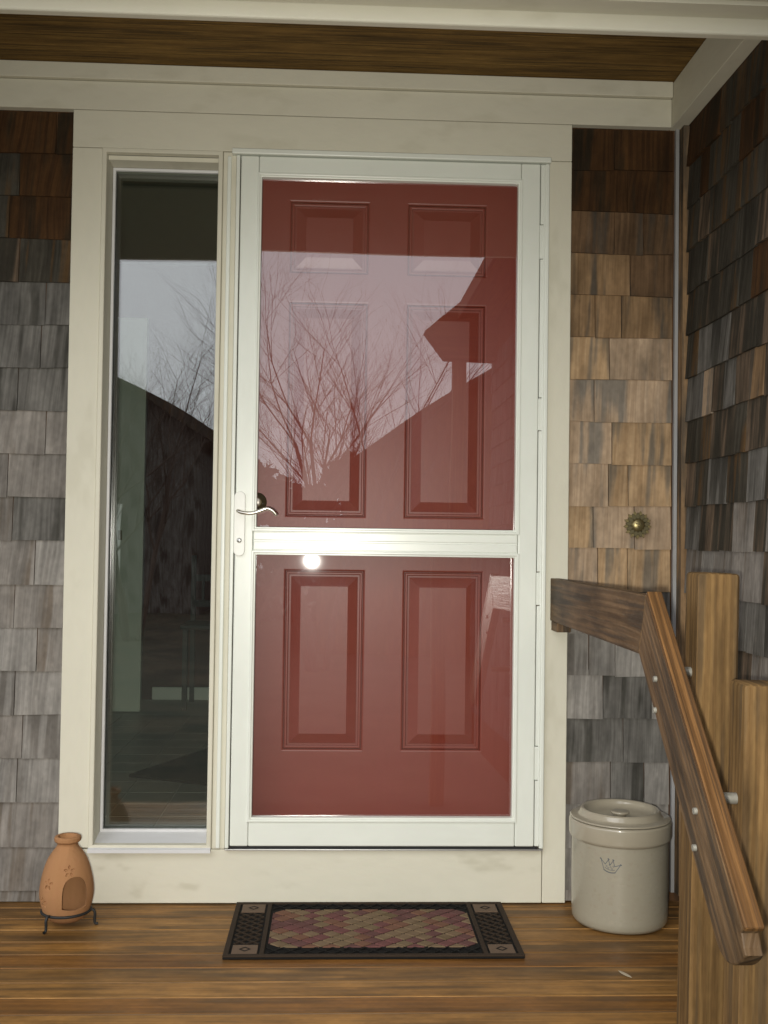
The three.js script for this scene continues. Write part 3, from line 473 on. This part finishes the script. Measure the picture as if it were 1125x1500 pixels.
// ---------- room behind the sidelight ----------
{
  const fl = setting('interior_floor', 'dark grey tiled hall floor seen through the sidelight');
  const grout = std({ color: lin(0.5, 0.49, 0.44), roughness: 0.9 });
  part(fl, 'grout_bed', bx(-2.2, 1.3, 0.1, 0.1655, -3.2, -0.165), grout);
  const tm = [0, 1, 2].map((k) => paint([[0.27, 0.265, 0.23], [0.235, 0.23, 0.2], [0.3, 0.285, 0.24]][k], 140 + k, 0.4, 0.4));
  for (let z = -0.168; z > -2.2; z -= 0.168) for (let x = -1.22; x < -0.1; x += 0.168) part(fl, 'tile', bx(x + 0.002, x + 0.166, 0.1655, 0.1695, z - 0.166, z - 0.002, 0.001), tm[(rnd() * 3) | 0]);
  const wl = setting('interior_wall', 'dark red hall walls and ceiling behind the sidelight');
  const red = paint([0.07, 0.018, 0.013], 150, 0.1, 0.8), pale = paint([0.3, 0.32, 0.27], 151, 0.05, 0.7);
  part(wl, 'far_wall', bx(-2.2, 1.3, 0.1, 2.6, -3.3, -2.92), red);
  part(wl, 'left_wall', bx(-2.3, -2.201, 0.1, 2.6, -3.3, -0.161), red);
  part(wl, 'right_wall', bx(1.301, 1.4, 0.1, 2.6, -3.3, -0.161), red);
  part(wl, 'room_ceiling', bx(-2.3, 1.4, 2.601, 2.7, -3.3, -0.161), pale);
  part(wl, 'near_wall', [bx(-2.2, -0.74, 0.166, 2.6, -0.2, -0.161), bx(0.66, 1.3, 0.166, 2.6, -0.2, -0.161), bx(-0.739, 0.659, 2.25, 2.6, -0.2, -0.161)], pale);
  part(wl, 'baseboard', bx(-1.0, 1.3, 0.1665, 0.236, -2.92, -2.9, 0.003, 'x'), paint([0.75, 0.75, 0.68], 152, 0, 0.5));
  const dr = thing('interior_door', 'pale edge of an open hall door inside the sidelight', 'door');
  part(dr, 'slab', bx(-1.125, -0.985, 0.172, 2.2, -2.48, -2.44, 0.003), paint([0.66, 0.7, 0.6], 153, 0, 0.5));
  part(dr, 'edge_strip', bx(-1.135, -1.126, 0.172, 2.2, -2.48, -2.43, 0.002), M.white);
  part(dr, 'latch', bx(-1.112, -1.092, 1.05, 1.1, -2.439, -2.432, 0.002), M.bronze);
  const rg = shadows(new THREE.Mesh(new RoundedBoxGeometry(0.9, 0.012, 1.3, 2, 0.004), paint([0.014, 0.01, 0.009], 154, 0.4, 1))); rg.name = 'hall_rug'; rg.position.set(-0.08, 0.176, -1.32); rg.rotation.y = -0.42; rg.userData = { label: 'dark rug lying on the hall tiles behind the sidelight', category: 'rug' }; scene.add(rg);
  const ch = thing('hall_chair', 'dark slat back chair against the hall wall behind the sidelight', 'chair', [-0.62, 0.17, -2.66]);
  const dk = std({ color: lin(0.022, 0.012, 0.009), roughness: 0.5 });
  for (const [x, z] of [[-0.15, 0.15], [0.15, 0.15], [-0.15, -0.15], [0.15, -0.15]]) part(ch, 'leg', bx(x - 0.012, x + 0.012, 0, z > 0 ? 0.42 : 0.8, z - 0.012, z + 0.012), dk);
  part(ch, 'seat', bx(-0.175, 0.175, 0.421, 0.445, -0.135, 0.175, 0.006), dk);
  for (const y of [0.52, 0.66]) part(ch, 'back_rail', bx(-0.137, 0.137, y, y + 0.035, -0.16, -0.14), dk);
  for (let k = 0; k < 5; k++) part(ch, 'slat', bx(-0.105 + k * 0.05, -0.09 + k * 0.05, 0.556, 0.659, -0.156, -0.146), dk);
}

// ---------- what the glass mirrors: neighbouring houses, bare trees, hedge ----------
function gable(name, label, x0, x1, z0, z1, eave, ridge, wallM, roofM, win) {
  const o = thing(name, label, 'house'), xm = (x0 + x1) / 2, ov = 0.35, sl = (ridge - eave) / (xm - x0 + 0), yb = -0.56;
  const s = new THREE.Shape(); s.moveTo(x0 + ov, yb); s.lineTo(x1 - ov, yb); s.lineTo(x1 - ov, eave + ov * sl - 0.06); s.lineTo(xm, ridge - 0.06); s.lineTo(x0 + ov, eave + ov * sl - 0.06); s.closePath();
  const g = new THREE.ExtrudeGeometry(s, { depth: z1 - z0 - 0.5, bevelEnabled: false }); g.translate(0, 0, z0 + 0.25); part(o, 'wall', muv(g, 'y'), wallM);
  for (const d of [-1, 1]) { const q = new THREE.Shape(); q.moveTo(xm, ridge); q.lineTo(d < 0 ? x0 : x1, eave); q.lineTo(d < 0 ? x0 : x1, eave - 0.16); q.lineTo(xm, ridge - 0.055); q.closePath(); part(o, 'roof', muv(new THREE.ExtrudeGeometry(q, { depth: z1 - z0, bevelEnabled: false }).translate(0, 0, z0), 'z'), roofM); }
  for (const [x, y, w, h] of win) { const f = part(o, 'window', frameGeo(x, x + w, y, y + h, 0.08, z0 + 0.18, 0.069, 0.01), M.white); part(f, 'pane', bx(x + 0.08, x + w - 0.08, y + 0.08, y + h - 0.08, z0 + 0.2, z0 + 0.22), M.gap); }
  const d = part(o, 'door', bx(xm - 0.45, xm + 0.45, yb, yb + 2.05, z0 + 0.19, z0 + 0.249), M.red); part(d, 'handle', new THREE.SphereGeometry(0.04, 10, 8).translate(xm + 0.35, yb + 1, z0 + 0.16), M.nickel);
  return o;
}
gable('neighbour_house', 'brown shingled gable house mirrored to the right in the storm door glass', -0.2, 7.4, 16, 25, 2.22, 4.75, M.shUmber, M.shDark, [[5.2, 0.2, 0.9, 1.3]]);
gable('neighbour_house', 'dark roofed house mirrored in the sidelight glass', -11, -2.2, 17, 26, 2.95, 5.1, M.shSlate, M.shDark, [[-9, 0.2, 1, 1.3], [-5, 0.2, 1, 1.3]]);
const bark = woodMat([0.13, 0.1, 0.08], [0.06, 0.045, 0.035], [0.05, 0.045, 0.04], 0.3, 411);
function bareTree(x, z, h, stems, label) {
  const o = thing('bare_tree', label, 'tree', [x, -0.56, z], 'bare trees across the yard'), trunk = [], crown = [];
  const limb = (a, b, r0, r1, sides, list) => { const d = b.clone().sub(a), g = new THREE.CylinderGeometry(r1, r0, d.length(), sides, 1, true); g.translate(0, d.length() / 2, 0); g.applyQuaternion(new THREE.Quaternion().setFromUnitVectors(V(0, 1, 0), d.clone().normalize())); g.translate(a.x, a.y, a.z); list.push(g); };
  const grow = (p, dir, len, r, lvl) => {
    let q = p; const segs = lvl === 0 ? 4 : 3;
    for (let i = 0; i < segs; i++) {
      dir = dir.clone().add(V(rr(-0.16, 0.16), rr(-0.02, 0.16), rr(-0.16, 0.16))).normalize();
      const e = q.clone().addScaledVector(dir, len / segs), r1 = r * (1 - 0.55 * (i + 1) / segs), r0 = r * (1 - 0.55 * i / segs);
      limb(q, e, r0, r1, lvl < 2 ? 6 : 3, lvl === 0 ? trunk : crown);
      if (lvl < 4 && (lvl > 0 || i > 0)) for (let k = 0; k < (lvl === 0 ? 2 : lvl < 2 ? 3 : lvl < 3 ? 2 : 1); k++) {
        const a = rr(0, 6.28), t = rr(0.45, 0.8), side = V(Math.cos(a), 0, Math.sin(a)), nd = dir.clone().multiplyScalar(Math.cos(t)).addScaledVector(side, Math.sin(t)).normalize();
        grow(e, nd, len * rr(0.5, 0.68), r1 * rr(0.42, 0.58), lvl + 1);
      }
      q = e;
    }
  };
  for (let s = 0; s < stems; s++) { const a = s / stems * 6.28 + rnd(), t = stems > 1 ? rr(0.12, 0.3) : 0.04; grow(V(0.12 * Math.cos(a) * (stems > 1), 0, 0.12 * Math.sin(a) * (stems > 1)), V(Math.sin(t) * Math.cos(a), Math.cos(t), Math.sin(t) * Math.sin(a)), h * 0.55, 0.062 * h / 6, 0); }
  part(o, 'trunk', trunk, bark); part(o, 'crown', crown, bark);
}
bareTree(0.1, 13.2, 5.7, 3, 'bare several stemmed tree mirrored in the storm door glass before the gable house');
bareTree(-1.1, 14.8, 4.5, 2, 'shorter bare forked tree mirrored beside the several stemmed one');
bareTree(-3.0, 13, 5.0, 3, 'bare spreading tree mirrored in the sidelight glass');
bareTree(-2.6, 20, 5.2, 2, 'taller bare tree mirrored behind the others');
{
  const n = 14000, q = new THREE.PlaneGeometry(0.16, 0.22), im = new THREE.InstancedMesh(q, std({ color: lin(0.055, 0.05, 0.03), roughness: 1, side: THREE.DoubleSide }), n), m = new THREE.Matrix4(), e = new THREE.Euler(), qt = new THREE.Quaternion();
  for (let i = 0; i < n; i++) { const x = rr(-16, 16), top = 3.45 + 0.4 * Math.sin(x * 1.3) + 0.3 * Math.sin(x * 3.1 + 1); e.set(rr(0, 6.3), rr(0, 6.3), rr(0, 6.3)); m.compose(V(x, -0.56 + Math.pow(rnd(), 0.7) * (top + 0.2), 28 + rr(-0.8, 0.8)), qt.setFromEuler(e), V(1, 1, 1).multiplyScalar(rr(0.8, 1.9))); im.setMatrixAt(i, m); }
  im.name = 'hedge'; im.userData = { kind: 'stuff', label: 'dark winter hedge across the back of the yard', category: 'hedge' }; shadows(im); scene.add(im);
}
renderer.render(scene, camera);
